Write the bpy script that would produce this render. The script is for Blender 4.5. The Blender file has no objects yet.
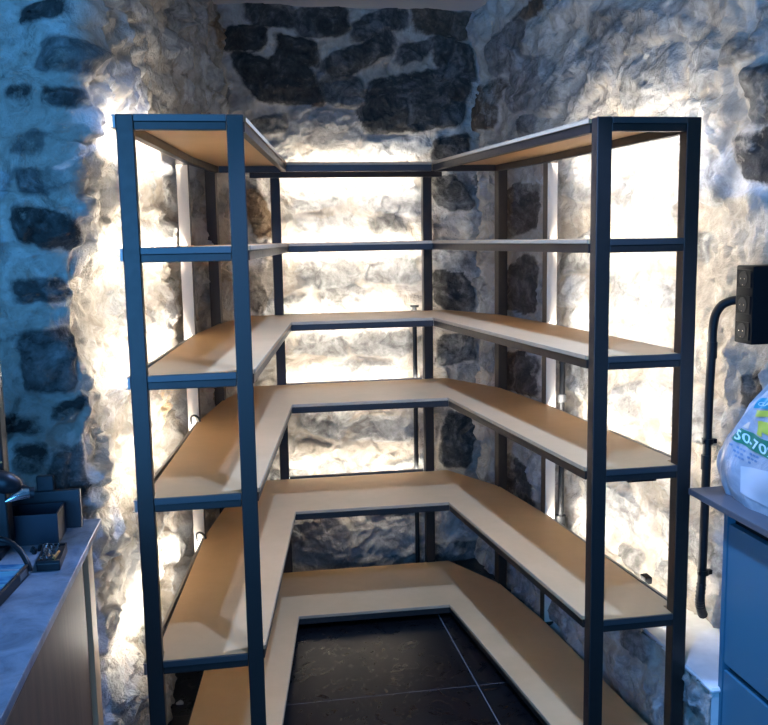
import bpy, bmesh, math, random
import numpy as np
from mathutils import Vector, Matrix
random.seed(7)
sc = bpy.context.scene
COL = sc.collection
PI = math.pi

# ------------------------------------------------------------------ camera
CAMZ = 1.6245
FPX, PIT, ROL, YAW = 888.89, math.radians(7.9317), math.radians(-1.0147), math.atan(.169)
ca, sa = math.cos(YAW), math.sin(YAW)
def rot(v):                       # camera-aligned plan -> room plan
    return Vector((v[0]*ca + v[1]*sa, -v[0]*sa + v[1]*ca, v[2]))
fwd = rot((0, math.cos(PIT), -math.sin(PIT)))
up0 = rot((0, math.sin(PIT), math.cos(PIT)))
rt0 = rot((1, 0, 0))
cr, sr = math.cos(ROL), math.sin(ROL)
rt = cr*rt0 + sr*up0
up = -sr*rt0 + cr*up0
cam = bpy.data.cameras.new('camera'); cam.lens = FPX/768*36; cam.sensor_width = 36
cam.clip_start = .02
camo = bpy.data.objects.new('camera', cam); COL.objects.link(camo)
M = Matrix((( rt.x, up.x, -fwd.x, 0), (rt.y, up.y, -fwd.y, 0), (rt.z, up.z, -fwd.z, CAMZ), (0, 0, 0, 1)))
camo.matrix_world = M
sc.camera = camo
def ray(u, v):
    return fwd*FPX + rt*(u-384) - up*(v-362.5)
def at_x(u, v, x):
    d = ray(u, v); t = x/d.x; return Vector((x, d.y*t, CAMZ+d.z*t))
def at_z(u, v, z):
    d = ray(u, v); t = (z-CAMZ)/d.z; return Vector((d.x*t, d.y*t, z))

# ------------------------------------------------------------------ materials
def mat(name, color=(.5,.5,.5), rough=.5, metal=0., spec=.5, **kw):
    m = bpy.data.materials.new(name); m.use_nodes = True
    b = m.node_tree.nodes['Principled BSDF']
    b.inputs['Base Color'].default_value = (*color, 1)
    b.inputs['Roughness'].default_value = rough
    b.inputs['Metallic'].default_value = metal
    b.inputs['Specular IOR Level'].default_value = spec
    for k, v in kw.items():
        b.inputs[k.replace('_', ' ')].default_value = v
    return m
def nodes(m):
    nt = m.node_tree
    return nt, nt.nodes, nt.links, nt.nodes['Principled BSDF']
def coords(nt, scale=(1,1,1), rotz=0):
    tc = nt.nodes.new('ShaderNodeNewGeometry'); mp = nt.nodes.new('ShaderNodeMapping')
    mp.inputs['Scale'].default_value = scale; mp.inputs['Rotation'].default_value = (0,0,rotz)
    nt.links.new(tc.outputs['Position'], mp.inputs['Vector'])
    return mp.outputs['Vector']
def noise(nt, vec, scale, detail=4, rough=.55, dist=0):
    n = nt.nodes.new('ShaderNodeTexNoise')
    n.inputs['Scale'].default_value = scale; n.inputs['Detail'].default_value = detail
    n.inputs['Roughness'].default_value = rough; n.inputs['Distortion'].default_value = dist
    nt.links.new(vec, n.inputs['Vector']); return n.outputs['Fac']
def ramp(nt, fac, stops):
    r = nt.nodes.new('ShaderNodeValToRGB'); e = r.color_ramp.elements
    while len(e) < len(stops): e.new(.5)
    for el, (p, c) in zip(e, stops):
        el.position = p; el.color = (*c, 1) if len(c) == 3 else c
    nt.links.new(fac, r.inputs['Fac']); return r.outputs['Color']
def mixc(nt, fac, a, b, mode='MIX'):
    n = nt.nodes.new('ShaderNodeMix'); n.data_type = 'RGBA'; n.blend_type = mode
    if isinstance(fac, float): n.inputs[0].default_value = fac
    else: nt.links.new(fac, n.inputs[0])
    for s, i in ((a, 6), (b, 7)):
        if isinstance(s, tuple): n.inputs[i].default_value = (*s, 1)
        else: nt.links.new(s, n.inputs[i])
    return n.outputs[2]
def math_(nt, op, a, b=None):
    n = nt.nodes.new('ShaderNodeMath'); n.operation = op
    for i, s in enumerate((a, b)):
        if s is None: continue
        if isinstance(s, (int, float)): n.inputs[i].default_value = s
        else: nt.links.new(s, n.inputs[i])
    return n.outputs[0]
def bump(nt, b, h, strength, dist):
    n = nt.nodes.new('ShaderNodeBump'); n.inputs['Strength'].default_value = strength
    n.inputs['Distance'].default_value = dist
    nt.links.new(h, n.inputs['Height']); nt.links.new(n.outputs['Normal'], b.inputs['Normal'])

def stone_material():
    m = mat('rubble_stone', rough=.85, spec=.25)
    nt, N, L, b = nodes(m)
    at = N.new('ShaderNodeAttribute'); at.attribute_name = 'stone'
    sp = N.new('ShaderNodeSeparateColor'); L.new(at.outputs['Color'], sp.inputs[0])
    mask, tone, warm = sp.outputs[0], sp.outputs[1], sp.outputs[2]
    v = coords(nt)
    n1 = noise(nt, v, 9, 7, .65, 1.2); n2 = noise(nt, v, 38, 6, .7); n3 = noise(nt, v, 3.2, 4, .6)
    t = math_(nt, 'ADD', tone, math_(nt, 'MULTIPLY', math_(nt, 'SUBTRACT', n1, .5), 1.1))
    t = math_(nt, 'ADD', t, math_(nt, 'MULTIPLY', math_(nt, 'SUBTRACT', n2, .5), .5))
    e_ = math_(nt, 'ADD', math_(nt, 'MULTIPLY', math_(nt, 'SUBTRACT', n1, .5), 1.3), math_(nt, 'MULTIPLY', math_(nt, 'SUBTRACT', n2, .5), .9))
    mask = math_(nt, 'MULTIPLY', math_(nt, 'SUBTRACT', math_(nt, 'ADD', mask, e_), .30), 2.2)
    cl = N.new('ShaderNodeClamp'); L.new(mask, cl.inputs[0]); mask = cl.outputs[0]
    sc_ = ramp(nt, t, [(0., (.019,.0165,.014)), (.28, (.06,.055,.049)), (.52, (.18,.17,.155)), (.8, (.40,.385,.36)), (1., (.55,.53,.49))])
    br = ramp(nt, t, [(0., (.03,.02,.013)), (.5, (.17,.11,.065)), (1., (.5,.36,.22))])
    st = mixc(nt, warm, sc_, br)
    mt = ramp(nt, math_(nt, 'ADD', math_(nt, 'MULTIPLY', n1, .6), math_(nt, 'MULTIPLY', n3, .5)),
              [(.25, (.19,.155,.12)), (.5, (.38,.33,.27)), (.75, (.60,.565,.51))])
    L.new(mixc(nt, mask, mt, st), b.inputs['Base Color'])
    h = math_(nt, 'ADD', math_(nt, 'MULTIPLY', n1, .7), math_(nt, 'MULTIPLY', n2, .45))
    bump(nt, b, h, 1., .024)
    return m
def wood_material(name, c0, c1, c2, scale, rough=.45, grain=(1,1,1)):
    m = mat(name, rough=rough, spec=.35)
    nt, N, L, b = nodes(m)
    v = coords(nt, grain)
    n = noise(nt, v, scale, 5, .6, .4); n2 = noise(nt, v, scale*9, 3, .6)
    f = math_(nt, 'ADD', math_(nt, 'MULTIPLY', n, .8), math_(nt, 'MULTIPLY', n2, .2))
    L.new(ramp(nt, f, [(.3, c0), (.5, c1), (.7, c2)]), b.inputs['Base Color'])
    return m
M_stone = stone_material()
M_board = wood_material('varnished_ply', (.56,.34,.15), (.61,.375,.172), (.66,.41,.195), 3, .42)
M_edge = wood_material('board_edge', (.32,.215,.12), (.38,.26,.15), (.44,.31,.19), 30, .5, (1,1,8))
M_steel = mat('graphite_steel', (.066,.055,.049), .45, .85)
nt, N, L, b = nodes(M_steel)
nn = noise(nt, coords(nt), 60, 3)
mr = N.new('ShaderNodeMapRange'); mr.inputs[3].default_value = .36; mr.inputs[4].default_value = .5
L.new(nn, mr.inputs[0]); L.new(mr.outputs[0], b.inputs['Roughness'])
M_strip = mat('light_steel_edge', (.105,.10,.097), .45, .8)
M_alu = mat('aluminium_channel', (.30,.285,.26), .45, .8)
M_pale = mat('lit_face_cream', (.56,.51,.44), .5, .0)  # cream colour stands in for LED glow on the steel post fronts
M_led = mat('led_light', (1,1,1), .5)
nt, N, L, b = nodes(M_led)
b.inputs['Emission Color'].default_value = (1, .94, .84, 1); b.inputs['Emission Strength'].default_value = 74
M_black = mat('black_plastic', (.005,.0055,.007), .42, 0, .35)
M_blackm = mat('matt_black', (.006,.0065,.0075), .65, 0, .15)
M_conduit = mat('black_conduit', (.010,.011,.013), .5, 0, .35)
M_grey = mat('grey_plastic', (.11,.11,.11), .5)
M_chrome = mat('polished_steel', (.72,.72,.72), .18, 1.)
M_brass = mat('amber_metal', (.55,.28,.09), .35, .7)
M_plaster = mat('white_plaster', (.66,.65,.63), .7)
nt, N, L, b = nodes(M_plaster)
n = noise(nt, coords(nt), 14, 5); L.new(ramp(nt, n, [(.3, (.58,.57,.55)), (.7, (.72,.71,.69))]), b.inputs['Base Color']); bump(nt, b, n, .15, .01)
M_ceil = mat('ceiling_paint', (.62,.60,.57), .9)
M_floor = mat('black_tile', (.01,.01,.011), .28)
nt, N, L, b = nodes(M_floor)
v = coords(nt); n = noise(nt, v, 7, 8, .75, 2.5)
L.new(ramp(nt, n, [(.42, (.003,.003,.0035)), (.62, (.006,.006,.0065)), (.74, (.016,.015,.014))]), b.inputs['Base Color'])
L.new(ramp(nt, n, [(.4, (.26,.26,.26)), (.7, (.40,.40,.40))]), b.inputs['Roughness'])
M_grout = mat('grey_grout', (.16,.155,.15), .8)
M_ctop = mat('grey_stone_top', (.20,.205,.215), .42)
nt, N, L, b = nodes(M_ctop)
n = noise(nt, coords(nt), 11, 8, .72, .8); L.new(ramp(nt, n, [(.33, (.075,.09,.11)), (.5, (.155,.185,.22)), (.68, (.23,.265,.305))]), b.inputs['Base Color'])
M_ctopd = mat('dark_grey_top', (.075,.08,.088), .45)
M_slab = mat('slate_upstand', (.03,.033,.038), .45)
M_oak = wood_material('oak_veneer', (.10,.058,.035), (.135,.08,.05), (.17,.107,.07), 5, .5, (6,6,.5))
M_oakl = wood_material('light_oak_edge', (.44,.27,.13), (.52,.33,.17), (.58,.39,.22), 5, .5, (6,6,.5))
M_cab = mat('blue_grey_laminate', (.04,.145,.205), .42)
M_trayb = mat('dark_blue_box', (.012,.016,.026), .4)
M_screen = mat('blue_glass', (.06,.15,.26), .08, 0, .8)
nt, N, L, b = nodes(M_screen)
n = noise(nt, coords(nt, (3,8,1)), 4, 2, .5, 1.); L.new(ramp(nt, n, [(.35, (.03,.10,.2)), (.6, (.10,.26,.36)), (.75, (.10,.30,.28))]), b.inputs['Base Color'])
M_bag = mat('pale_plastic_film', (.50,.60,.72), .3, 0, .5)
nt, N, L, b = nodes(M_bag)
n = noise(nt, coords(nt), 9, 6, .6, 1.5)
L.new(ramp(nt, n, [(.3, (.27,.31,.35)), (.55, (.40,.42,.44)), (.75, (.50,.51,.52))]), b.inputs['Base Color']); bump(nt, b, n, .35, .02)
M_teal = mat('teal_print', (.02,.20,.11), .4)
M_cyan = mat('cyan_print', (.03,.31,.42), .4)
M_yell = mat('lime_print', (.50,.52,.06), .4)
M_peach = mat('peach_print', (.66,.52,.38), .4)
M_inkw = mat('pale_print', (.62,.80,.82), .4)
M_ink = mat('grey_blue_print', (.16,.26,.38), .5)
M_bagw = mat('white_print', (.56,.57,.58), .45)
M_pebble = mat('pale_chip', (.5,.48,.45), .7)

# ------------------------------------------------------------------ object helpers
WORLD = {}
def empty(name, loc):
    o = bpy.data.objects.new(name, None); COL.objects.link(o)
    o.location = loc; o.empty_display_size = .05; WORLD[o.name] = Vector(loc); return o
def obj(name, bm, m, parent=None, smooth=False, at=None):
    """link bm (in room coordinates) as one mesh object, its origin at its base centre"""
    bm.normal_update()
    bmesh.ops.recalc_face_normals(bm, faces=bm.faces[:])
    xs = [v.co for v in bm.verts]
    lo = Vector((min(c.x for c in xs), min(c.y for c in xs), min(c.z for c in xs)))
    hi = Vector((max(c.x for c in xs), max(c.y for c in xs), max(c.z for c in xs)))
    org = Vector(((lo.x+hi.x)/2, (lo.y+hi.y)/2, lo.z))
    for v in bm.verts: v.co -= org
    me = bpy.data.meshes.new(name); bm.to_mesh(me); bm.free()
    if smooth:
        for p in me.polygons: p.use_smooth = True
        try: me.set_sharp_from_angle(angle=math.radians(38))
        except Exception: pass
    me.materials.append(m)
    o = bpy.data.objects.new(name, me); COL.objects.link(o)
    if parent is not None:
        o.parent = parent; o.location = org - WORLD[parent.name]
    else: o.location = org
    WORLD[o.name] = org
    return o
def tag(o, label=None, cat=None, group=None, kind=None):
    if label: o['label'] = label
    if cat: o['category'] = cat
    if group: o['group'] = group
    if kind: o['kind'] = kind
    return o
def hexa(bm, c, bev=0.):
    vs = [bm.verts.new(p) for p in c]
    fs = [bm.faces.new([vs[i] for i in f]) for f in ((3,2,1,0),(4,5,6,7),(0,1,5,4),(1,2,6,5),(2,3,7,6),(3,0,4,7))]
    if bev:
        es = list({e for f in fs for e in f.edges})
        bmesh.ops.bevel(bm, geom=es, offset=bev, segments=2, profile=.5, affect='EDGES')
def box(bm, x0, x1, y0, y1, z0, z1, bev=0.):
    hexa(bm, [(x0,y0,z0),(x1,y0,z0),(x1,y1,z0),(x0,y1,z0),(x0,y0,z1),(x1,y0,z1),(x1,y1,z1),(x0,y1,z1)], bev)
def prism(bm, poly, z0, z1, bev=0.):
    a = [bm.verts.new((x, y, z0)) for x, y in poly]; b_ = [bm.verts.new((x, y, z1)) for x, y in poly]
    n = len(poly)
    fs = [bm.faces.new(a[::-1]), bm.faces.new(b_)]
    for i in range(n): fs.append(bm.faces.new((a[i], a[(i+1)%n], b_[(i+1)%n], b_[i])))
    if bev:
        es = list({e for f in fs for e in f.edges})
        bmesh.ops.bevel(bm, geom=es, offset=bev, segments=1, affect='EDGES')
def bar(bm, p, q, s0, s1, z0, z1, bev=.0012):
    """box from plan point p to q; s0..s1 is the extent to the left of the direction"""
    d = Vector((q[0]-p[0], q[1]-p[1])).normalized(); n = Vector((-d.y, d.x))
    pts = [(p[0]+n.x*s0, p[1]+n.y*s0), (q[0]+n.x*s0, q[1]+n.y*s0), (q[0]+n.x*s1, q[1]+n.y*s1), (p[0]+n.x*s1, p[1]+n.y*s1)]
    hexa(bm, [(x,y,z0) for x, y in pts]+[(x,y,z1) for x, y in pts], bev)
def tube(bm, pts, r, seg=12, cap=True):
    pts = [Vector(p) for p in pts]; rs = r if isinstance(r, (list, tuple)) else [r]*len(pts)
    rings = []; prev = None
    for i, p in enumerate(pts):
        t = (pts[min(i+1, len(pts)-1)] - pts[max(i-1, 0)]).normalized()
        if prev is None:
            a = Vector((0,0,1)) if abs(t.z) < .9 else Vector((1,0,0))
            u = t.cross(a).normalized()
        else: u = (prev - t*prev.dot(t)).normalized()
        prev = u; w = t.cross(u)
        rings.append([bm.verts.new(p + (u*math.cos(2*PI*k/seg) + w*math.sin(2*PI*k/seg))*rs[i]) for k in range(seg)])
    for a, b_ in zip(rings, rings[1:]):
        for k in range(seg): bm.faces.new((a[k], a[(k+1)%seg], b_[(k+1)%seg], b_[k]))
    if cap: bm.faces.new(rings[0][::-1]); bm.faces.new(rings[-1])
def smooth_path(pts, n=6):
    pts = [Vector(p) for p in pts]; out = []
    P = [pts[0]] + pts + [pts[-1]]
    for i in range(1, len(P)-2):
        for k in range(n):
            t = k/n; a, b_, c, d = P[i-1], P[i], P[i+1], P[i+2]
            out.append(.5*((2*b_) + (c-a)*t + (2*a-5*b_+4*c-d)*t*t + (3*b_-a-3*c+d)*t**3))
    return out + [pts[-1]]
def B(): return bmesh.new()

# ------------------------------------------------------------------ rubble stone walls
def hash2(ix, iy, seed):
    h = (ix.astype(np.int64)*374761393 + iy.astype(np.int64)*668265263 + seed*1274126177) & 0xffffffff
    h = ((h ^ (h >> 13))*1274126177) & 0xffffffff
    return ((h ^ (h >> 16)) & 0xffff)/65535.
def vnoise(x, y, seed):
    ix, iy = np.floor(x), np.floor(y); fx, fy = x-ix, y-iy
    fx = fx*fx*fx*(fx*(fx*6-15)+10); fy = fy*fy*fy*(fy*(fy*6-15)+10)
    a, b_, c, d = hash2(ix, iy, seed), hash2(ix+1, iy, seed), hash2(ix, iy+1, seed), hash2(ix+1, iy+1, seed)
    return (a+(b_-a)*fx)*(1-fy) + (c+(d-c)*fx)*fy
def fbm(x, y, seed, oct=4, gain=.5):
    s = np.zeros_like(x); a = 1.; t = 0.
    for o in range(oct):
        s += a*(vnoise(x*2**o + o*17.3, y*2**o - o*9.1, seed+o)-.5); t += a; a *= gain
    return s/t
def facets(x, y, seed, amp):
    """chipped stone: a random tilted plane per irregular cell"""
    ix, iy = np.floor(x), np.floor(y); best = np.full_like(x, 9.); out = np.zeros_like(x)
    for dx in (-1, 0, 1):
        for dy in (-1, 0, 1):
            cx, cy = ix+dx, iy+dy
            px_ = cx + hash2(cx, cy, seed); py_ = cy + hash2(cx, cy, seed+1)
            d = (x-px_)**2 + (y-py_)**2
            pl_ = (hash2(cx, cy, seed+2)-.5)*2*(x-px_) + (hash2(cx, cy, seed+3)-.5)*2*(y-py_) + (hash2(cx, cy, seed+4)-.5)*.7
            k_ = d < best
            best = np.where(k_, d, best); out = np.where(k_, pl_, out)
    return out*amp
def sstep(a, b_, x):
    t = np.clip((x-a)/(b_-a), 0, 1); return t*t*(3-2*t)
def path_len(path):
    L_ = [0.]
    for p, q in zip(path, path[1:]): L_.append(L_[-1] + math.dist(p, q))
    return L_
def wall_uv(px, py, path):
    """where the sight line through a photograph pixel meets the wall: (run along it, height)"""
    d = ray(px, py); L_ = path_len(path); best = None
    for i, (p, q) in enumerate(zip(path, path[1:])):
        ex, ey = q[0]-p[0], q[1]-p[1]; den = d.x*ey - d.y*ex
        if abs(den) < 1e-9: continue
        t = (p[0]*ey - p[1]*ex)/den; s = (p[0]*d.y - p[1]*d.x)/den
        lo = -9 if i == 0 else 0; hi = 9 if i == len(path)-2 else 1
        if t > 0 and lo <= s <= hi and (best is None or t < best[0]):
            best = (t, L_[i] + s*(L_[i+1]-L_[i]), CAMZ + d.z*t)
    return best[1:]
def stone_wall(name, path, z0, z1, step, stones, rnd, seed, rough=.022, soft=.03, cover=.35, lean=None):
    """path runs so that the room lies on its right; stones: (u, z, half width, half height, tone, warm, bulge)"""
    L_ = path_len(path); tot = L_[-1]
    nu, nz = int(tot/step)+1, int((z1-z0)/step)+1
    us = np.linspace(0, tot, nu); zs = np.linspace(z0, z1, nz)
    px = np.interp(us, L_, [p[0] for p in path]); py = np.interp(us, L_, [p[1] for p in path])
    k = max(1, int(soft/step))
    ker = np.ones(2*k+1)/(2*k+1)
    sm = lambda a: np.convolve(np.pad(a, k, mode='reflect', reflect_type='odd'), ker, 'valid')
    px, py = sm(px), sm(py)
    tx, ty = np.gradient(px), np.gradient(py); l = np.hypot(tx, ty); nx, ny = ty/l, -tx/l
    U, Z = np.meshgrid(us, zs)
    wu = fbm(U*7, Z*7, seed+50, 4)*.07; wz = fbm(U*7, Z*7, seed+60, 4)*.06
    wu += fbm(U*26, Z*26, seed+55, 3)*.022; wz += fbm(U*26, Z*26, seed+65, 3)*.022
    mask = np.zeros_like(U); tone = np.full_like(U, .5); warm = np.zeros_like(U); expl = np.zeros_like(U); dsp = np.zeros_like(U)
    rs = random.Random(seed); allst = list(stones)
    z = z0 - .05
    while z < z1:                                         # courses of random stones fill the rest
        hh = rs.uniform(*rnd['h']); u = -rs.uniform(0, .2)
        while u < tot+.2:
            ww = rs.uniform(*rnd['w'])*(hh/.16)**.5; cu, cz = u+ww/2, z+hh/2 + rs.uniform(-.03, .03)
            ok = all(abs(cu-s[0]) > s[2]+ww*.28 or abs(cz-s[1]) > s[3]+hh*.28 for s in stones)
            sz = rs.uniform(.72, 1.0)
            if ok: allst.append((cu, cz, ww*.44*sz, hh*.42*sz, rs.uniform(*rnd['tone']), 1. if rs.random() < rnd['warm'] else 0., rs.uniform(.6, 1.3)))
            u += ww
        z += hh
    for si, (cu, cz, a, b_, tn, wm, bl) in enumerate(allst):
        i0, i1 = np.searchsorted(us, [cu-a*1.5-.06, cu+a*1.5+.06]); j0, j1 = np.searchsorted(zs, [cz-b_*1.5-.06, cz+b_*1.5+.06])
        if i1 <= i0 or j1 <= j0: continue
        sl = (slice(j0, j1), slice(i0, i1))
        th = rs.uniform(-.22, .22)
        a *= 1.08; b_ *= 1.08
        du = U[sl]+wu[sl]*.8-cu; dz = Z[sl]+wz[sl]*.8-cz
        du, dz = du*math.cos(th)+dz*math.sin(th), -du*math.sin(th)+dz*math.cos(th)
        sk = rs.uniform(-.35, .35); pw = rs.uniform(3., 6.)
        q = ((np.abs(du+sk*dz)/a)**pw + (np.abs(dz+sk*.4*du)/b_)**pw)**(1/pw)
        w = .016/min(a, b_)
        mk = 1-sstep(1-w, 1+w*.8, q)
        tilt = (rs.uniform(-.12, .12)*du + rs.uniform(-.12, .12)*dz)
        h = mk*(.022*bl*(1-.35*np.clip(q, 0, 1)**2) + tilt)
        up_ = mk > mask[sl]
        tone[sl] = np.where(up_, tn, tone[sl]); warm[sl] = np.where(up_, wm, warm[sl])
        dsp[sl] = np.maximum(dsp[sl], h) if bl > 0 else dsp[sl]
        mask[sl] = np.maximum(mask[sl], mk)
        if si < len(stones): expl[sl] = np.maximum(expl[sl], mk)
    cov = sstep(1-cover-.14, 1-cover+.16, .5+fbm(U*4.3, Z*5.2, seed+90, 5, .6)*1.5)   # pointing smeared over the faces
    mask = mask*(1-.88*cov*(1-.6*expl))
    ridge = 1-np.abs(2*fbm(U*6.5+wu*9, Z*8+wz*9, seed+5, 4))*2
    dsp = dsp + rough*2.6*fbm(U*3.3, Z*4.2, seed+1, 3) + rough*1.5*fbm(U*11, Z*14, seed+2, 4, .6) + rough*.5*ridge
    wx, wy = U + .6*wu, Z + .6*wz
    dsp = dsp + facets(wx*6.5, wy*8, seed+70, rough*1.05) + facets(wx*15, wy*19, seed+80, rough*.6) + facets(wx*34, wy*40, seed+85, rough*.22)
    if lean is not None: dsp = dsp + lean(U, Z)
    X = px[None, :] + nx[None, :]*dsp; Y = py[None, :] + ny[None, :]*dsp
    co = np.stack([X, Y, Z], -1).reshape(-1, 3)
    J, I = np.meshgrid(np.arange(nz-1), np.arange(nu-1), indexing='ij')
    v0 = (J*nu+I).ravel(); F = np.stack([v0, v0+nu, v0+nu+1, v0+1], -1)
    me = bpy.data.meshes.new(name)
    me.vertices.add(len(co)); me.vertices.foreach_set('co', co.ravel().astype(np.float32))
    me.loops.add(F.size); me.loops.foreach_set('vertex_index', F.ravel().astype(np.int32))
    me.polygons.add(len(F)); me.polygons.foreach_set('loop_start', (np.arange(len(F))*4).astype(np.int32))
    me.update(calc_edges=True); me.validate()
    me.polygons.foreach_set('use_smooth', np.ones(len(F), dtype=bool))
    at = me.attributes.new('stone', 'FLOAT_COLOR', 'POINT')
    c = np.stack([mask, tone, warm, np.ones_like(mask)], -1).reshape(-1)
    at.data.foreach_set('color', c.astype(np.float32))
    me.materials.append(M_stone)
    o = bpy.data.objects.new(name, me); COL.objects.link(o); o['kind'] = 'structure'
    return o
def px_stones(path, items):
    """stones picked from the photograph: (x0, y0, x1, y1, tone[, warm[, bulge]])"""
    out = []
    for it in items:
        x0, y0, x1, y1, tn = it[:5]; wm = it[5] if len(it) > 5 else 0.; bl = it[6] if len(it) > 6 else 1.
        ym, xm = (y0+y1)/2, (x0+x1)/2
        ua, _ = wall_uv(x0, ym, path); ub, _ = wall_uv(x1, ym, path)
        _, za = wall_uv(xm, y1, path); _, zb = wall_uv(xm, y0, path)
        out.append(((ua+ub)/2, (za+zb)/2, abs(ub-ua)/2, abs(zb-za)/2, tn, wm, bl))
    return out
TOP = 2.685
P_back = [(-.10, 4.225), (1.32, 4.225)]
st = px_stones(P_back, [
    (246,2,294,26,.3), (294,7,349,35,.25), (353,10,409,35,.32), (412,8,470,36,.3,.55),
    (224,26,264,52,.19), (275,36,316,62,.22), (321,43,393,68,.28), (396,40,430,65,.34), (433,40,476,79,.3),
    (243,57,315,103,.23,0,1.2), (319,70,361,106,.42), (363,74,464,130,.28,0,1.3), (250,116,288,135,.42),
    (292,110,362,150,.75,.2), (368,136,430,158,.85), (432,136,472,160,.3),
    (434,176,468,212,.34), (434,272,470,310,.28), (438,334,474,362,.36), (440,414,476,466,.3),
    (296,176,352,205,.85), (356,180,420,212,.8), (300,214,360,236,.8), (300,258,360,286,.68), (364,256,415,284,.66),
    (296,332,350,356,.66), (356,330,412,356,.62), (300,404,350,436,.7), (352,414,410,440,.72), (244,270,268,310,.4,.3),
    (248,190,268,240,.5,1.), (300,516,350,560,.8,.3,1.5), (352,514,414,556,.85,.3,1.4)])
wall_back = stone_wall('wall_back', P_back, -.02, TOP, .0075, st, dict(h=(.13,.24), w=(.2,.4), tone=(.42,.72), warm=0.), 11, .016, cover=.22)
P_left = [(-1.05, 2.435), (-.395, 2.425), (-.285, 3.2), (-.115, 3.85), (.042, 4.32)]
st = px_stones(P_left[:2], [
    (38,40,84,74,.34), (12,88,36,106,.22), (45,88,74,112,.28), (14,208,78,246,.22), (15,132,58,160,.32), (14,276,70,302,.34),
    (20,330,76,388,.38), (46,396,88,418,.2), (4,412,44,432,.08), (14,440,50,470,.2), (54,440,92,500,.26), (8,0,60,22,.16), (20,168,70,196,.36)])
lean_l = lambda U, Z: sstep(.58, .68, U)*(1-sstep(.8, 1.5, U))*(.075*sstep(1.55, 2.2, Z) - .03*np.exp(-((Z-1.5)/.22)**2) - .012*np.exp(-((Z-1.02)/.2)**2))
wall_left = stone_wall('wall_left', P_left, -.02, TOP, .0085, st, dict(h=(.12,.26), w=(.16,.42), tone=(.66,1.0), warm=.03), 23, .026, .035, .42, lean_l)
def rightx(y): return 1.19 + (4.225-y)*.192
P_right = [(rightx(4.32), 4.32), (rightx(1.0), 1.0)]
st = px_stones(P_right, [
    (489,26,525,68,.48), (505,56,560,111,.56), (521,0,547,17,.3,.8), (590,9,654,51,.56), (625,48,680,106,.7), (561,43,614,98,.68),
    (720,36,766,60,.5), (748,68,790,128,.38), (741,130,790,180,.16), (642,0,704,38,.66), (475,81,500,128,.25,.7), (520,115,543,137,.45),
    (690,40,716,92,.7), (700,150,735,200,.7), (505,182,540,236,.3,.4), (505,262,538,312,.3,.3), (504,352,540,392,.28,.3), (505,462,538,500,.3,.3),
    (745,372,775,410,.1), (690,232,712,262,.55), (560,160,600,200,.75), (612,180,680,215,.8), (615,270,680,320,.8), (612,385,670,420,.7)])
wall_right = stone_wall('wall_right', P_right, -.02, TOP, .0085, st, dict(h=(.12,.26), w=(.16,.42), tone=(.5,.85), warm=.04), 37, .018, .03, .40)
# low step at the foot of the right wall: stone face with a plastered top
P_step = [(1.215, 4.2), (1.285, 2.65), (1.287, 2.17)]
st = []
stone_wall('wall_right_step', P_step, -.02, .347, .0085, st, dict(h=(.1,.17), w=(.14,.3), tone=(.55,.8), warm=0.), 51, .016, .02, .35)
bm = B(); prism(bm, [(1.285, 2.165), (1.60, 2.165), (1.25, 4.2), (1.21, 4.2), (1.28, 2.65)], .335, .352, .006)
tag(obj('trim_1', bm, M_plaster), kind='structure')
bm = B(); box(bm, 1.29, 1.60, 2.172, 2.185, 0, .336); tag(obj('trim_2', bm, M_plaster), kind='structure')

# floor: tiles as one surface with real grout joints, ceiling
bm = B()
FX, FY, T, TX, G = .827, 2.962, 1.2, 1.2, .0018
xs = [FX + TX*k for k in range(-2, 3)]; ys = [FY + T*k for k in range(-4, 3)]
for x in xs[:-1]:
    for y in ys[:-1]: box(bm, x+G, x+TX-G, y+G, y+T-G, -.02, 0)
floor = tag(obj('floor', bm, M_floor), kind='structure')
bm = B(); box(bm, xs[0], xs[-1], ys[0], ys[-1], -.03, -.0008); tag(obj('floor_grout', bm, M_grout), kind='structure')
bm = B(); box(bm, -1.2, 2.3, 1.0, 4.4, TOP-.01, TOP+.06); tag(obj('ceiling', bm, M_ceil), kind='structure')

# ------------------------------------------------------------------ the shelving rack
H = [1.937, 1.612, 1.288, .965, .517, .063]
BT, RT = .011, .026                     # board and rail thickness
root = tag(empty('shelving_rack', (.5, 3.2, 0)), 'large U-shaped dark steel shelving rack with six wooden shelf levels and lit edges', 'shelving')
PW = .021
def post(x, y, ang=0., h=H[0]+.0008, cover=False):
    bm = B(); c, s = math.cos(ang), math.sin(ang)
    pts = [(x+c*a-s*b_, y+s*a+c*b_) for a, b_ in ((-PW,-PW),(PW,-PW),(PW,PW),(-PW,PW))]
    hexa(bm, [(px_, py_, .004) for px_, py_ in pts] + [(px_, py_, h) for px_, py_ in pts], .002)
    p = obj('post', bm, M_steel, root)
    if cover:  # added pale strip: the glow on the post's front face put in as colour
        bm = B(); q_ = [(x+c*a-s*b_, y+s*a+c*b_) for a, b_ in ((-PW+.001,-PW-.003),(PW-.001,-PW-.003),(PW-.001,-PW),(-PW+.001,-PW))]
        hexa(bm, [(a, b_, .06) for a, b_ in q_] + [(a, b_, h-.04) for a, b_ in q_], .0008); tag(obj('lit_face_strip', bm, M_pale, p), 'added pale cream strip standing in for LED glow on the post front')
    bm = B(); prism(bm, [(x+(a-x)*1.02, y+(b_-y)*1.02) for a, b_ in pts], 0, .006); obj('foot', bm, M_blackm, p)
    return p
FLo, FLi, FRi, FRo = (-.2435, 2.329), (.0235, 2.329), (1.0015, 2.329), (1.2595, 2.329)
for p in (FLo, FLi, FRi, FRo): post(*p)
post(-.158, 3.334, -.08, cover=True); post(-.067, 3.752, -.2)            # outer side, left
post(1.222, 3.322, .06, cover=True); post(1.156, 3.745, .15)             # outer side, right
post(.208, 4.086); post(.900, 4.075)                         # against the back wall
yF = 2.311
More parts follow.
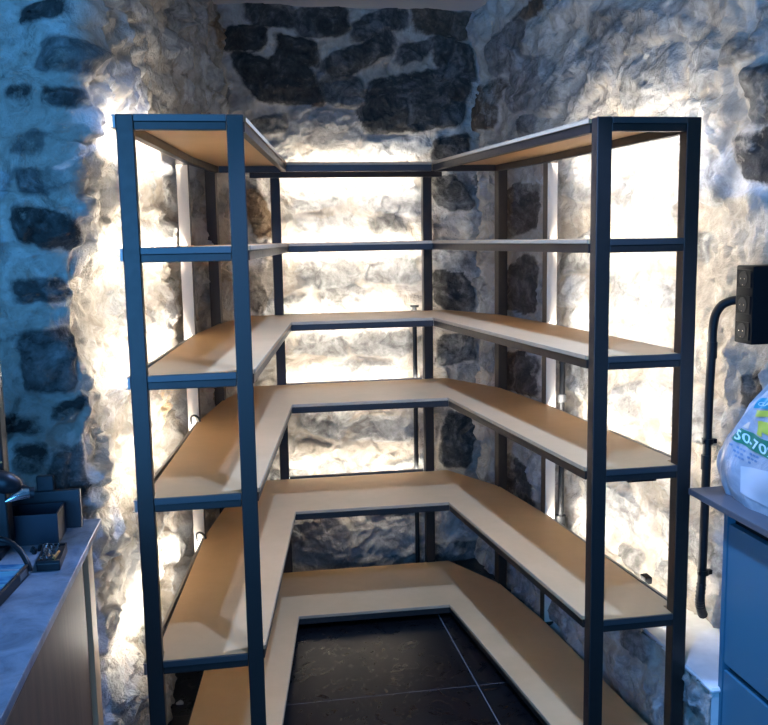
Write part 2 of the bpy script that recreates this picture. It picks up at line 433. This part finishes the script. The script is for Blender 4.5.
oL = [(-.262, yF), (-.139, 3.334), (-.055, 3.742)]
oR = [(1.278, yF), (1.202, 3.322), (1.143, 3.728)]
cBL, cBR = (.076, 4.066), (.985, 4.055)
iL, iR = (.0435, yF), (.9815, yF)
def offs(p, q, d):                                           # shift the line p-q sideways (to its left)
    v = Vector((q[0]-p[0], q[1]-p[1])).normalized(); n = Vector((-v.y, v.x))*d
    return (p[0]+n.x, p[1]+n.y), (q[0]+n.x, q[1]+n.y)
led_ranges = {}
for k, z in enumerate(H):
    CL, CR = ((.235, 3.682), (.839, 3.682)) if k < 3 else ((.219, 3.557), (.867, 3.542))
    zb = z-BT; zr = zb-RT; zf = z-.0165
    def shelf(poly, label=None):
        bm = B(); prism(bm, poly, zb, z); return obj('shelf', bm, M_board, root)
    sl = shelf([(-.2225, yF), (.0025, yF), (.0025, yF+.04), (.0455, yF+.04), CL, cBL, oL[2], oL[1], (-.2225+.005, yF+.3)] if False else
               [(-.222, yF+.003), (.002, yF+.003), (.002, yF+.041), (.049, yF+.041), CL, cBL, oL[2], oL[1], (-.222-.02, yF+.06), (-.222, yF+.06)])
    sr_ = shelf([(1.238, yF+.003), (1.238, yF+.06), (1.268, yF+.06), oR[1], oR[2], cBR, CR, (.976, yF+.041), (1.023, yF+.041), (1.023, yF+.003)])
    sb = shelf([CL, CR, cBR, cBL])
    # steel edge strip and tube across the front of each wing
    for s_, a, b_ in ((sl, -.222, .002), (sr_, 1.023, 1.238)):
        bm = B(); box(bm, a, b_, yF-.004, yF+.004, zf, z+.0008, .001); obj('edge_strip', bm, M_strip, s_)
        bm = B(); box(bm, a, b_, yF, yF+.022, zr, zf, .0016); obj('rail', bm, M_steel, s_)
    # inner edges: pale lipping above, steel tube below
    i0, i1 = (.049, yF+.041), CL
    bm = B(); bar(bm, i0, i1, -.003, .0, zb, z+.0006, .0006); obj('lipping', bm, M_edge, sl)
    bm = B(); bar(bm, i0, i1, .001, .021, zr, zb); obj('rail', bm, M_steel, sl)
    i0, i1 = (.976, yF+.041), CR
    bm = B(); bar(bm, i0, i1, .0, .003, zb, z+.0006, .0006); obj('lipping', bm, M_edge, sr_)
    bm = B(); bar(bm, i0, i1, -.021, -.001, zr, zb); obj('rail', bm, M_steel, sr_)
    bm = B(); bar(bm, CL, CR, -.003, 0., zb, z+.0006, .0006); obj('lipping', bm, M_edge, sb)
    bm = B(); bar(bm, CL, CR, 0., .021, zr, zb); obj('rail', bm, M_steel, sb)
    bm = B(); bar(bm, (cBL[0]+.02, cBL[1]-.003), (cBR[0]-.02, cBR[1]-.003), -.02, 0., zr, zb); obj('rail', bm, M_steel, sb)
    # outer sides: two tubes along each wing and one across its far end
    for s_, o_, sg in ((sl, oL, -1), (sr_, oR, 1)):
        y1 = (o_[0][0], o_[0][1]+.04)
        for p, q in ((y1, o_[1]), (o_[1], o_[2])):
            bm = B(); bar(bm, p, q, *((0.001, .021) if sg > 0 else (-.021, -.001)), zr, zb); obj('rail', bm, M_steel, s_)
    bm = B(); bar(bm, (oL[2][0]+.022, oL[2][1]), (CL[0]-.02, oL[2][1]), -.02, 0., zr+.0005, zb); obj('rail', bm, M_steel, sl)
    bm = B(); bar(bm, (CR[0]+.02, oR[2][1]), (oR[2][0]-.022, oR[2][1]), -.02, 0., zr+.0005, zb); obj('rail', bm, M_steel, sr_)
    # LED channels on the outer edges, facing the stone
    if k < 5:
        def led(s_, p, q, side):
            a0, a1 = (.0, .007) if side > 0 else (-.007, .0)
            e0, e1 = (.007, .0085) if side > 0 else (-.0085, -.007)
            bm = B(); bar(bm, p, q, a0, a1, zr+.004, z-.001, .0008); bar(bm, p, q, *((.0072, .0092) if side > 0 else (-.0092, -.0072)), z-.004, z-.001, .0004)
            if s_ is not sb: bar(bm, p, q, *((.0072, .0125) if side > 0 else (-.0125, -.0072)), zr+.004, zr+.006, .0004)
            c_ = obj('led_channel', bm, M_alu, s_)
            if s_ is not sb:
                f_ = .2/math.dist(p, q); p = (p[0]+(q[0]-p[0])*f_, p[1]+(q[1]-p[1])*f_)
            bm = B(); bar(bm, p, q, e0, e1, zr+.0075, z-.0065, 0); obj('led_strip', bm, M_led, s_)
        led(sl, (-.265, yF-.004), (-.1415, 3.306), 1)
        led(sr_, (1.281, yF+.02), (1.2035, 3.294), -1)
        led(sb, (.232, 4.113), (.876, 4.102), 1)

# ------------------------------------------------------------------ wiring
def conduit(name, label, pts, r, clips=(), group=None, cuff=()):
    base = Vector(pts[0]); base.z = min(p[2] for p in pts)
    rt_ = tag(empty(name, base), label, 'cable conduit', group)
    bm = B(); tube(bm, pts, r, 14); obj('pipe', bm, M_conduit, rt_, True)
    for (c, nx_, ny_) in clips:
        bm = B(); tube(bm, [(c[0], c[1], c[2]-.008), (c[0], c[1], c[2]+.008)], r+.0045, 14)
        box(bm, min(c[0], c[0]+nx_), max(c[0], c[0]+nx_)+.006, c[1]-.008, c[1]+.008, c[2]-.007, c[2]+.007, .001)
        box(bm, c[0]-.022, c[0]+.018, c[1]-.012, c[1]-.004, c[2]-.006, c[2]+.006, .001)
        obj('clip', bm, M_black, rt_, True)
    for c, r2, h, m_ in cuff:
        bm = B(); tube(bm, [(c[0], c[1], c[2]-h/2), (c[0], c[1], c[2]+h/2)], r2, 14); obj('coupling', bm, m_, rt_, True)
    return rt_
def pr(u, v, y): 
    d = ray(u, v); t = y/d.y; return Vector((d.x*t, y, CAMZ+d.z*t))
# beside the right counter: down from the socket block to the white step
YC = 2.47
pts = [pr(737,300,2.44), pr(729,301.5,2.45), pr(721,306,2.46), pr(715.5,315,YC), pr(713,328,YC), pr(712,345,YC), pr(709,400,YC), pr(707,450,YC), pr(703.5,540,YC), pr(701.5,585,YC)]
cd = conduit('wall_conduit', 'thick black cable conduit bending down from the triple socket to the white step', smooth_path(pts, 6), .0135,
        [(pr(707.5,441,YC), .022, 0), (pr(703,572,YC), .022, 0)], cuff=[(pr(712,350,YC), .0155, .05, M_conduit), (pr(706,462,YC), .0155, .045, M_conduit)])
bm = B()
fl = smooth_path([pr(701.5,583,YC), pr(700,598,YC), pr(700.5,607,YC+.01), pr(703,615,YC+.03)], 8)
rr = [.0155 if i % 2 else .0135 for i in range(len(fl))]
tube(bm, fl, rr, 14); obj('flexible_end', bm, M_conduit, cd, True)
# behind the right wing
bx = pr(562, 400, 3.30)[:2]
conduit('wall_conduit', 'black cable conduit with a grey coupling behind the right wing of the shelving', [(bx[0], bx[1], .352), (bx[0], bx[1], 1.236)], .011,
        cuff=[((bx[0], bx[1], pr(562,398,3.30).z), .0165, .03, M_grey), ((bx[0], bx[1], 1.15), .013, .05, M_conduit), ((bx[0], bx[1], .43), .020, .155, M_conduit)])
# in the back right corner
conduit('wall_conduit', 'thin black cable conduit against the back wall by the right rear post', [(.852, 4.145, 0.004), (.852, 4.145, 1.3)], .0105,
        cuff=[((.852, 4.145, .56), .0115, .04, M_conduit), ((.852, 4.145, 1.0), .011, .03, M_conduit), ((.852, 4.145, 1.303), .021, .009, M_black), ((.852,4.145,.41), .012, .03, M_conduit)])
def driver(label, x0, x1, y0, y1, z1, h):
    t = tag(empty('led_driver', ((x0+x1)/2, (y0+y1)/2, z1-h)), label, 'lighting driver')
    bm = B(); box(bm, x0, x1, y0, y1, z1-h, z1, .003); obj('housing', bm, M_black, t)
    bm = B(); box(bm, x0+.01, x1-.01, y0-.006, y0, z1-h*.8, z1-h*.2, .001); obj('end_cap', bm, M_blackm, t)
driver('flat black driver box under the third right shelf above the conduit', 1.20, 1.30, 3.13, 3.27, 1.250, .022)
driver('flat black driver box under the front end of the fourth right shelf', 1.105, 1.195, 2.345, 2.45, .926, .014)
bm = B(); box(bm, 1.274, 1.298, 2.56, 2.60, .505, .528, .003); tag(obj('cable_clip', bm, M_blackm), 'small dark cable clip on outer edge of the fifth right shelf', 'clip')
for lab, (px_, py_), zz in (('small black wire end beside the outer left post at the fourth shelf', (-.168, 3.30), .965),
                            ('small black wire end beside the outer left post at the fifth shelf', (-.168, 3.30), .517)):
    bm = B(); tube(bm, smooth_path([(px_+.002, py_, zz-.01), (px_, py_-.004, zz+.018), (px_+.012, py_-.008, zz+.026), (px_+.026, py_-.012, zz+.018), (px_+.032, py_-.014, zz+.003)], 5), .004, 8)
    tag(obj('wire_end', bm, M_black, None, True), lab, 'wire', 'wire ends at the outer left post')

# triple socket on the right wall
A0 = at_x(736, 265, 1.425); A1 = at_x(733, 340, 1.425)
xf = 1.432; y1s = at_x(735,305,xf).y; y0s = at_x(752.5,305,xf).y; z0s, z1s = at_x(735,342,xf).z, at_x(735,265,xf).z
sk = tag(empty('wall_socket', (1.5, (y0s+y1s)/2, z0s)), 'black triple power socket block on the right stone wall', 'socket')
bm = B(); hexa(bm, [(xf,y0s,z0s),(1.55,y0s,z0s),(1.55,y1s,z0s),(xf,y1s,z0s),(xf,y0s,z1s),(1.55,y0s,z1s),(1.55,y1s,z1s),(xf,y1s,z1s)], .005)
obj('housing', bm, M_blackm, sk, True)
for i in range(3):
    zc = z0s + (z1s-z0s)*(i+.5)/3; yc = (y0s+y1s)/2+.001
    bm = B()
    box(bm, xf-.003, xf+.002, yc-.036, yc+.034, zc-.0255, zc+.0255, .0015); pl = obj('socket_plate', bm, M_blackm, sk)
    bm = B(); tube(bm, [(xf-.0045, yc, zc), (xf-.001, yc, zc)], [.0215, .0215], 28); obj('socket_recess', bm, mat('socket_black', (.002,.002,.003), .7) if i == 0 else bpy.data.materials['socket_black'], pl, True)
    bm = B()
    for dy in (-.0095, .0095): tube(bm, [(xf-.0058, yc+dy, zc), (xf-.004, yc+dy, zc)], .0024, 8)
    tube(bm, [(xf-.0058, yc, zc-.017), (xf-.004, yc, zc-.017)], .0016, 8)
    obj('socket_contact', bm, M_chrome, pl)

# ------------------------------------------------------------------ left counter
XC = -.38
bm = B(); prism(bm, [(XC+.012, 2.384), (XC-.004, 1.0), (-1.02, 1.0), (-1.02, 2.384)], .88, .9, .0015)
tag(obj('countertop', bm, M_ctop), 'grey stone countertop on the wooden cabinet at left', 'countertop')
cb = tag(empty('base_cabinet', (-.7, 1.7, 0)), 'wooden base cabinet under the grey countertop at left', 'cabinet')
bm = B(); box(bm, -1.0, -.418, 1.0, 2.335, .08, .879); obj('body', bm, M_blackm, cb)
bm = B(); box(bm, -.98, -.44, 1.0, 2.33, 0, .08); obj('plinth', bm, M_blackm, cb)
for a, b_ in ((1.0, 1.405), (1.41, 2.232)):
    bm = B(); box(bm, -.416, -.397, a, b_, .085, .842, .0012); dr = obj('door', bm, M_oak, cb)
    bm = B(); box(bm, -.418, -.3975, a, b_, .8425, .849, .0006); obj('door_edge', bm, M_oakl, dr)
bm = B(); box(bm, -.44, -.388, 2.262, 2.335, .0, .872, .0012); tag(obj('end_panel', bm, M_oakl, cb), 'pale oak end panel')
# slate upstand and open box
bm = B(); box(bm, -1.0, -.407, 2.318, 2.336, .9, 1.0, .0015)
tag(obj('upstand', bm, M_slab), 'dark slate upstand standing along the back of the left countertop', 'upstand')
bm = B()
x0, x1, y0, y1, zt = -.60, -.442, 2.20, 2.30, .975
box(bm, x0, x1, y0, y1, .9, .905)
box(bm, x0, x1, y0, y0+.004, .905, zt); box(bm, x0, x1, y1-.004, y1, .905, zt)
box(bm, x0, x0+.004, y0+.004, y1-.004, .905, zt); box(bm, x1-.004, x1, y0+.004, y1-.004, .905, zt)
tag(obj('storage_box', bm, M_trayb), 'open dark rectangular box in front of the slate upstand', 'box')
bm = B(); box(bm, -.512, -.470, 2.320, 2.334, 1.0, 1.04, .003)
tag(obj('small_block', bm, M_slab), 'small dark block sitting on top of the slate upstand', 'block')
# appliance at the left edge: column, head, silver nozzle
ap = tag(empty('kitchen_appliance', (-.62, 2.1, .9)), 'black appliance with upright column and silver conical nozzle at far left', 'appliance')
bm = B(); box(bm, -.74, -.552, 2.10, 2.19, .9, .92, .004); obj('base', bm, M_black, ap)
bm = B(); hexa(bm, [(-.66,2.14,.92),(-.540,2.14,.92),(-.540,2.19,.92),(-.66,2.19,.92),(-.67,2.14,1.40),(-.5425,2.14,1.40),(-.5425,2.19,1.40),(-.67,2.19,1.40)], .004)
col_ = obj('column', bm, M_black, ap)
bm = B(); tube(bm, [(-.546, 2.138, 1.125), (-.546, 2.141, 1.125)], .0022, 8); obj('indicator_light', bm, M_brass, col_)
bm = B()
tube(bm, smooth_path([(-.62,2.10,1.085), (-.56,2.10,1.092), (-.52,2.10,1.082), (-.498,2.10,1.068)], 6), [.026]*12+[.024,.022,.02,.018,.015,.011,.007], 18)
obj('head', bm, M_black, ap, True)
bm = B(); tube(bm, [(-.478,2.085,1.062), (-.490,2.08,1.062), (-.506,2.07,1.058), (-.518,2.064,1.054), (-.524,2.06,1.052)], [.0125,.0125,.0085,.005,.0015], 18); 
obj('nozzle', bm, M_chrome, ap, True)
bm = B(); tube(bm, [(-.50,2.11,1.065), (-.478,2.087,1.062), (-.468,2.09,1.06)], [.012,.014,.013], 14); obj('nozzle_collar', bm, M_black, ap, True)
# bit set
bs = tag(empty('bit_set', (-.445, 2.08, .9)), 'small black case of screwdriver bits on the left countertop', 'tool set')
hx = Vector((.052, -.004)); hy = Vector((-.006, .125)); o0 = Vector((-.457, 2.012))
def tp(a, b_): p = o0 + hx*a + hy*b_; return p.x, p.y
bm = B(); pp = [tp(0,0), tp(1,0), tp(1,1), tp(0,1)]
hexa(bm, [(x,y,.9) for x, y in pp]+[(x,y,.918) for x, y in pp], .002); obj('case', bm, M_black, bs)
bm = B()
for (a0, a1, b0, b1) in ((0,1,0,.05), (0,1,.95,1), (0,.06,.05,.95), (.94,1,.05,.95)):
    q_ = [tp(a0,b0), tp(a1,b0), tp(a1,b1), tp(a0,b1)]; hexa(bm, [(x,y,.918) for x, y in q_]+[(x,y,.923) for x, y in q_])
obj('rim', bm, M_black, bs)
for i in range(7):
    for j in range(3):
        c = tp(.2+.25*j, .12+.12*i); am = (i == 1 and j == 2)
        bm = B(); h = .011 + .004*random.random(); ln = random.uniform(-.004, .004)
        tube(bm, [(c[0], c[1], .917), (c[0]+ln*.5, c[1], .917+h*.6), (c[0]+ln*.6, c[1], .9171+h*.6), (c[0]+ln, c[1], .917+h)], [.0034,.0034,.002,.0014], 6)
        o = obj('bit', bm, M_brass if am else M_chrome, bs)
        if am: tag(o, 'amber coloured bit')
bm = B(); tube(bm, [tp(.72,.10)+(.925,), tp(.86,.36)+(.929,)], [.0042,.003], 8); tag(obj('bit', bm, M_brass, bs), 'amber bit lying on top')
bm = B()
for q_ in ((-.487,2.135,.0), (-.479,2.155,.004), (-.495,2.15,.0)): tube(bm, [(q_[0],q_[1],.9), (q_[0]+.004,q_[1],.912+q_[2])], [.006,.004], 8)
tag(obj('loose_fittings', bm, M_black), 'small loose black fittings behind the bit case', 'fittings', kind='stuff')
# glass topped device
dv = tag(empty('glass_display', (-.55, 1.85, .9)), 'slim black device with reflecting blue glass top on the left countertop', 'display')
pp = [(-.495,1.76), (-.468,1.99), (-.61,2.005), (-.66,1.76)]
bm = B(); prism(bm, pp, .9, .927, .002); obj('body', bm, M_black, dv)
gi = [(-.500,1.764), (-.474,1.984), (-.608,1.998), (-.654,1.764)]
bm = B(); prism(bm, gi, .927, .930); obj('glass_top', bm, M_screen, dv)
bm = B(); bar(bm, (-.478,1.95), (-.600,1.962), 0, .008, .930, .9315, 0); obj('frame_line', bm, M_ctop, dv)
bm = B(); bar(bm, (-.4745,1.935), (-.4695,1.975), -.0012, .0003, .908, .922, 0); tag(obj('sticker', bm, M_grey, dv), 'pale grey tag')
bm = B(); tube(bm, smooth_path([(-.66,2.03,.94), (-.58,2.06,.966), (-.53,2.055,.964), (-.495,2.03,.948), (-.474,2.006,.925), (-.468,1.998,.9065)], 7), .0065, 12)
tag(obj('power_cable', bm, M_black, None, True), 'thick black cable arching behind the blue glass device', 'cable')

# ------------------------------------------------------------------ right counter
bm = B(); prism(bm, [(1.267, 2.296), (1.50, 2.296), (1.74, 1.0), (1.267, 1.0)], .882, .9, .0015)
tag(obj('countertop', bm, M_ctopd), 'dark grey countertop under the plastic sack at right', 'countertop')
cr_ = tag(empty('base_cabinet', (1.5, 1.6, 0)), 'blue-grey drawer cabinet under the right countertop', 'cabinet')
bm = B(); prism(bm, [(1.335, 2.16), (1.52, 2.16), (1.72, 1.0), (1.335, 1.0)], .06, .881); obj('body', bm, M_blackm, cr_)
bm = B(); box(bm, 1.312, 1.52, 2.161, 2.18, 0, .881, .001); obj('end_panel', bm, M_cab, cr_)
bm = B(); prism(bm, [(1.37, 2.158), (1.51, 2.158), (1.71, 1.0), (1.37, 1.0)], 0, .06); obj('plinth', bm, M_blackm, cr_)
for z0_, z1_ in ((.432, .835), (.07, .412)):
    bm = B(); box(bm, 1.314, 1.334, 1.0, 2.157, z0_, z1_, .0015); obj('drawer', bm, M_cab, cr_)
# plastic sack
bg = tag(empty('plastic_sack', (1.386, 1.95, .9)), 'pale blue plastic sack with green printed band on the right countertop', 'sack')
zk = [.9, .93, .97, 1.0, 1.03, 1.057, 1.09, 1.166, 1.213, 1.28, 1.34, 1.38, 1.42]
wk = [.30, .325, .345, .342, .328, .308, .28, .22, .165, .10, .055, .035, .055]
dk = [.058, .067, .071, .070, .067, .063, .058, .05, .044, .036, .03, .026, .04]
xk = [1.386]*5 + [1.387, 1.389, 1.393, 1.396, 1.40, 1.40, 1.40, 1.40]
YB = 1.95
def sack(z, th):
    w, d, xc = (float(np.interp(z, zk, a)) for a in (wk, dk, xk))
    c, s = math.cos(th), math.sin(th); e = .62
    y = YB + w*math.copysign(abs(c)**e, c); x = xc - d*math.copysign(abs(s)**e, s)
    f = .004*math.sin(9*th+z*21)+.003*math.sin(17*th-z*40)
    return x + f, y, z
def sack_x(y, z):
    w, d, xc = (float(np.interp(z, zk, a)) for a in (wk, dk, xk)); e = .62
    c = min(1, abs(y-YB)/w)**(1/e); s = math.sqrt(max(0, 1-c*c)); th = math.atan2(s, math.copysign(c, y-YB))
    return sack(z, th)[0]
bm = B(); rings = []
zz = np.linspace(.9, 1.42, 40)
for z in zz: rings.append([bm.verts.new(sack(float(z), 2*PI*k/72)) for k in range(72)])
for a, b_ in zip(rings, rings[1:]):
    for k in range(72): bm.faces.new((a[k], a[(k+1)%72], b_[(k+1)%72], b_[k]))
bm.faces.new(rings[0][::-1]); bm.faces.new(rings[-1])
obj('film', bm, M_bag, bg, True)
def on_sack(u, v):
    x = 1.345
    for _ in range(6):
        p = at_x(u, v, x); x = .5*x + .5*sack_x(p.y, p.z)
    return p.y, p.z
def sack_patch(name, quad, m, off, n=10):
    """quad of photograph pixels (bl, br, tr, tl) laid on the sack"""
    q = [on_sack(*p) for p in quad]; bm = B(); g = []
    for j in range(n+1):
        row = []
        for i in range(n+1):
            s, t = i/n, j/n
            y = (q[0][0]*(1-s)+q[1][0]*s)*(1-t)+(q[3][0]*(1-s)+q[2][0]*s)*t
            z = (q[0][1]*(1-s)+q[1][1]*s)*(1-t)+(q[3][1]*(1-s)+q[2][1]*s)*t
            row.append(bm.verts.new((sack_x(y, z)-off, y, z)))
        g.append(row)
    for j in range(n):
        for i in range(n): bm.faces.new((g[j][i], g[j][i+1], g[j+1][i+1], g[j+1][i]))
    return obj(name, bm, m, bg, True)
band_px = [(732,437.5), (769,459), (770,441.5), (742,428)]
band = sack_patch('printed_band', band_px, M_teal, .0016)
sack_patch('printed_header', [(754,408), (772,409), (773,398), (760,398)], M_cyan, .0016)
sack_patch('printed_stripe', [(755.5,416.5), (772,417), (772,410.5), (757,410)], M_yell, .0016)
sack_patch('printed_corner', [(743,426.5), (749,429), (751,422.5), (749,422)], M_peach, .0016)
sack_patch('printed_panel', [(741,492), (770,508), (772,472), (741,466)], M_bagw, .0012)
sack_patch('printed_emblem', [(757.5,434), (763,437), (763,421), (758.5,421)], M_yell, .0018)
sack_patch('printed_emblem', [(763,432), (772,437), (772,423), (763,421.5)], M_yell, .0018)
def sack_text(txt, px0, px1, height_px, m, off, squash=1.):
    """lettering along the line px0-px1 on the sack, its capitals height_px tall"""
    cu = bpy.data.curves.new('lettering', 'FONT'); cu.body = txt; cu.size = 1; cu.resolution_u = 3; cu.offset = .012
    to = bpy.data.objects.new('lettering', cu); COL.objects.link(to)
    dg = bpy.context.evaluated_depsgraph_get(); me = bpy.data.meshes.new_from_object(to.evaluated_get(dg))
    COL.objects.unlink(to); bpy.data.objects.remove(to)
    bm = B(); bm.from_mesh(me); bpy.data.meshes.remove(me)
    bmesh.ops.subdivide_edges(bm, edges=[e for e in bm.edges if e.calc_length() > .12], cuts=2)
    bmesh.ops.triangulate(bm, faces=bm.faces[:])
    a = Vector(on_sack(*px0)); b_ = Vector(on_sack(*px1)); up_ = Vector(on_sack(px0[0]+height_px*.25, px0[1]-height_px)) - a
    xs_ = [v.co.x for v in bm.verts]; lo, hi = min(xs_), max(xs_)
    for v in bm.verts:
        s = (v.co.x-lo)/(hi-lo); p = a + (b_-a)*s + up_*(v.co.y/.72)
        v.co = (sack_x(p.x, p.y)-off, p.x, p.y)
    return obj('lettering', bm, m, bg)
sack_text('50-70%', (735.4,437.6), (777,461.5), 9.6, M_inkw, .0026)
sack_text('CULA', (758.6,405.5), (771,406), 3.6, M_inkw, .0026)
for i, (a, b_) in enumerate((((730.5,444.5), (760,459)), ((730,449), (762,465)), ((735,456), (752,464.5)))):
    n = 9 if i < 2 else 5
    for k in range(n):
        if (k*7+i*3) % 4 == 3: continue
        s0, s1 = k/n, (k+.74)/n
        p = (a[0]+(b_[0]-a[0])*s0, a[1]+(b_[1]-a[1])*s0); q = (a[0]+(b_[0]-a[0])*s1, a[1]+(b_[1]-a[1])*s1)
        sack_patch('print_line', [p, q, (q[0]+.5, q[1]-1.9), (p[0]+.5, p[1]-1.9)], M_ink, .0016, 2)

# pale chip on the tiles
bm = B(); bmesh.ops.create_icosphere(bm, subdivisions=2, radius=.012)
for v in bm.verts:
    v.co = Vector((v.co.x*1.1, v.co.y*.8, max(v.co.z, -.006)*.7)) * (1+.2*math.sin(v.co.x*300+v.co.y*170)); v.co += Vector((-.242, 3.045, .0042))
tag(obj('stone_chip', bm, M_pebble, None, True), 'small pale stone chip on black tiles beside the left wing', 'stone chip')

# ------------------------------------------------------------------ light
def area(name, loc, target, sx, sy, power, color):
    l = bpy.data.lights.new(name, 'AREA'); l.shape = 'RECTANGLE'; l.size = sx; l.size_y = sy; l.energy = power; l.color = color
    o = bpy.data.objects.new(name, l); COL.objects.link(o); o.location = loc
    o.rotation_euler = (Vector(target)-Vector(loc)).to_track_quat('-Z', 'Y').to_euler(); return o
def spot(name, loc, target, power, color, r=.03, ang=150, blend=.6):
    l = bpy.data.lights.new(name, 'SPOT'); l.energy = power; l.color = color; l.shadow_soft_size = r
    l.spot_size = math.radians(ang); l.spot_blend = blend
    o = bpy.data.objects.new(name, l); COL.objects.link(o); o.location = loc
    o.rotation_euler = (Vector(target)-Vector(loc)).to_track_quat('-Z', 'Y').to_euler(); return o
area('window_daylight', (-1.3, -.6, 1.6), (.1, 2.4, 1.2), 2.6, 1.9, 130, (.08,.385,1.))
spot('ceiling_lamp', (.50, 2.45, 2.6), (.5, 2.75, 0), 215, (.25,.43,.95), ang=118, blend=.5)
spot('ceiling_lamp', (.55, 1.35, 2.6), (.57, 2.8, .5), 170, (.25,.43,.95), ang=60, blend=.35)
w = bpy.data.worlds.new('world'); sc.world = w; w.use_nodes = True
bgn = w.node_tree.nodes['Background']; bgn.inputs[0].default_value = (.12,.42,1.,1); bgn.inputs[1].default_value = .24
sc.view_settings.view_transform = 'Standard'; sc.view_settings.look = 'None'
sc.view_settings.exposure = 0; sc.view_settings.gamma = 1; sc.view_settings.use_curve_mapping = False
sc.cycles.max_bounces = 8; sc.cycles.diffuse_bounces = 5
sc.cycles.use_denoising = True
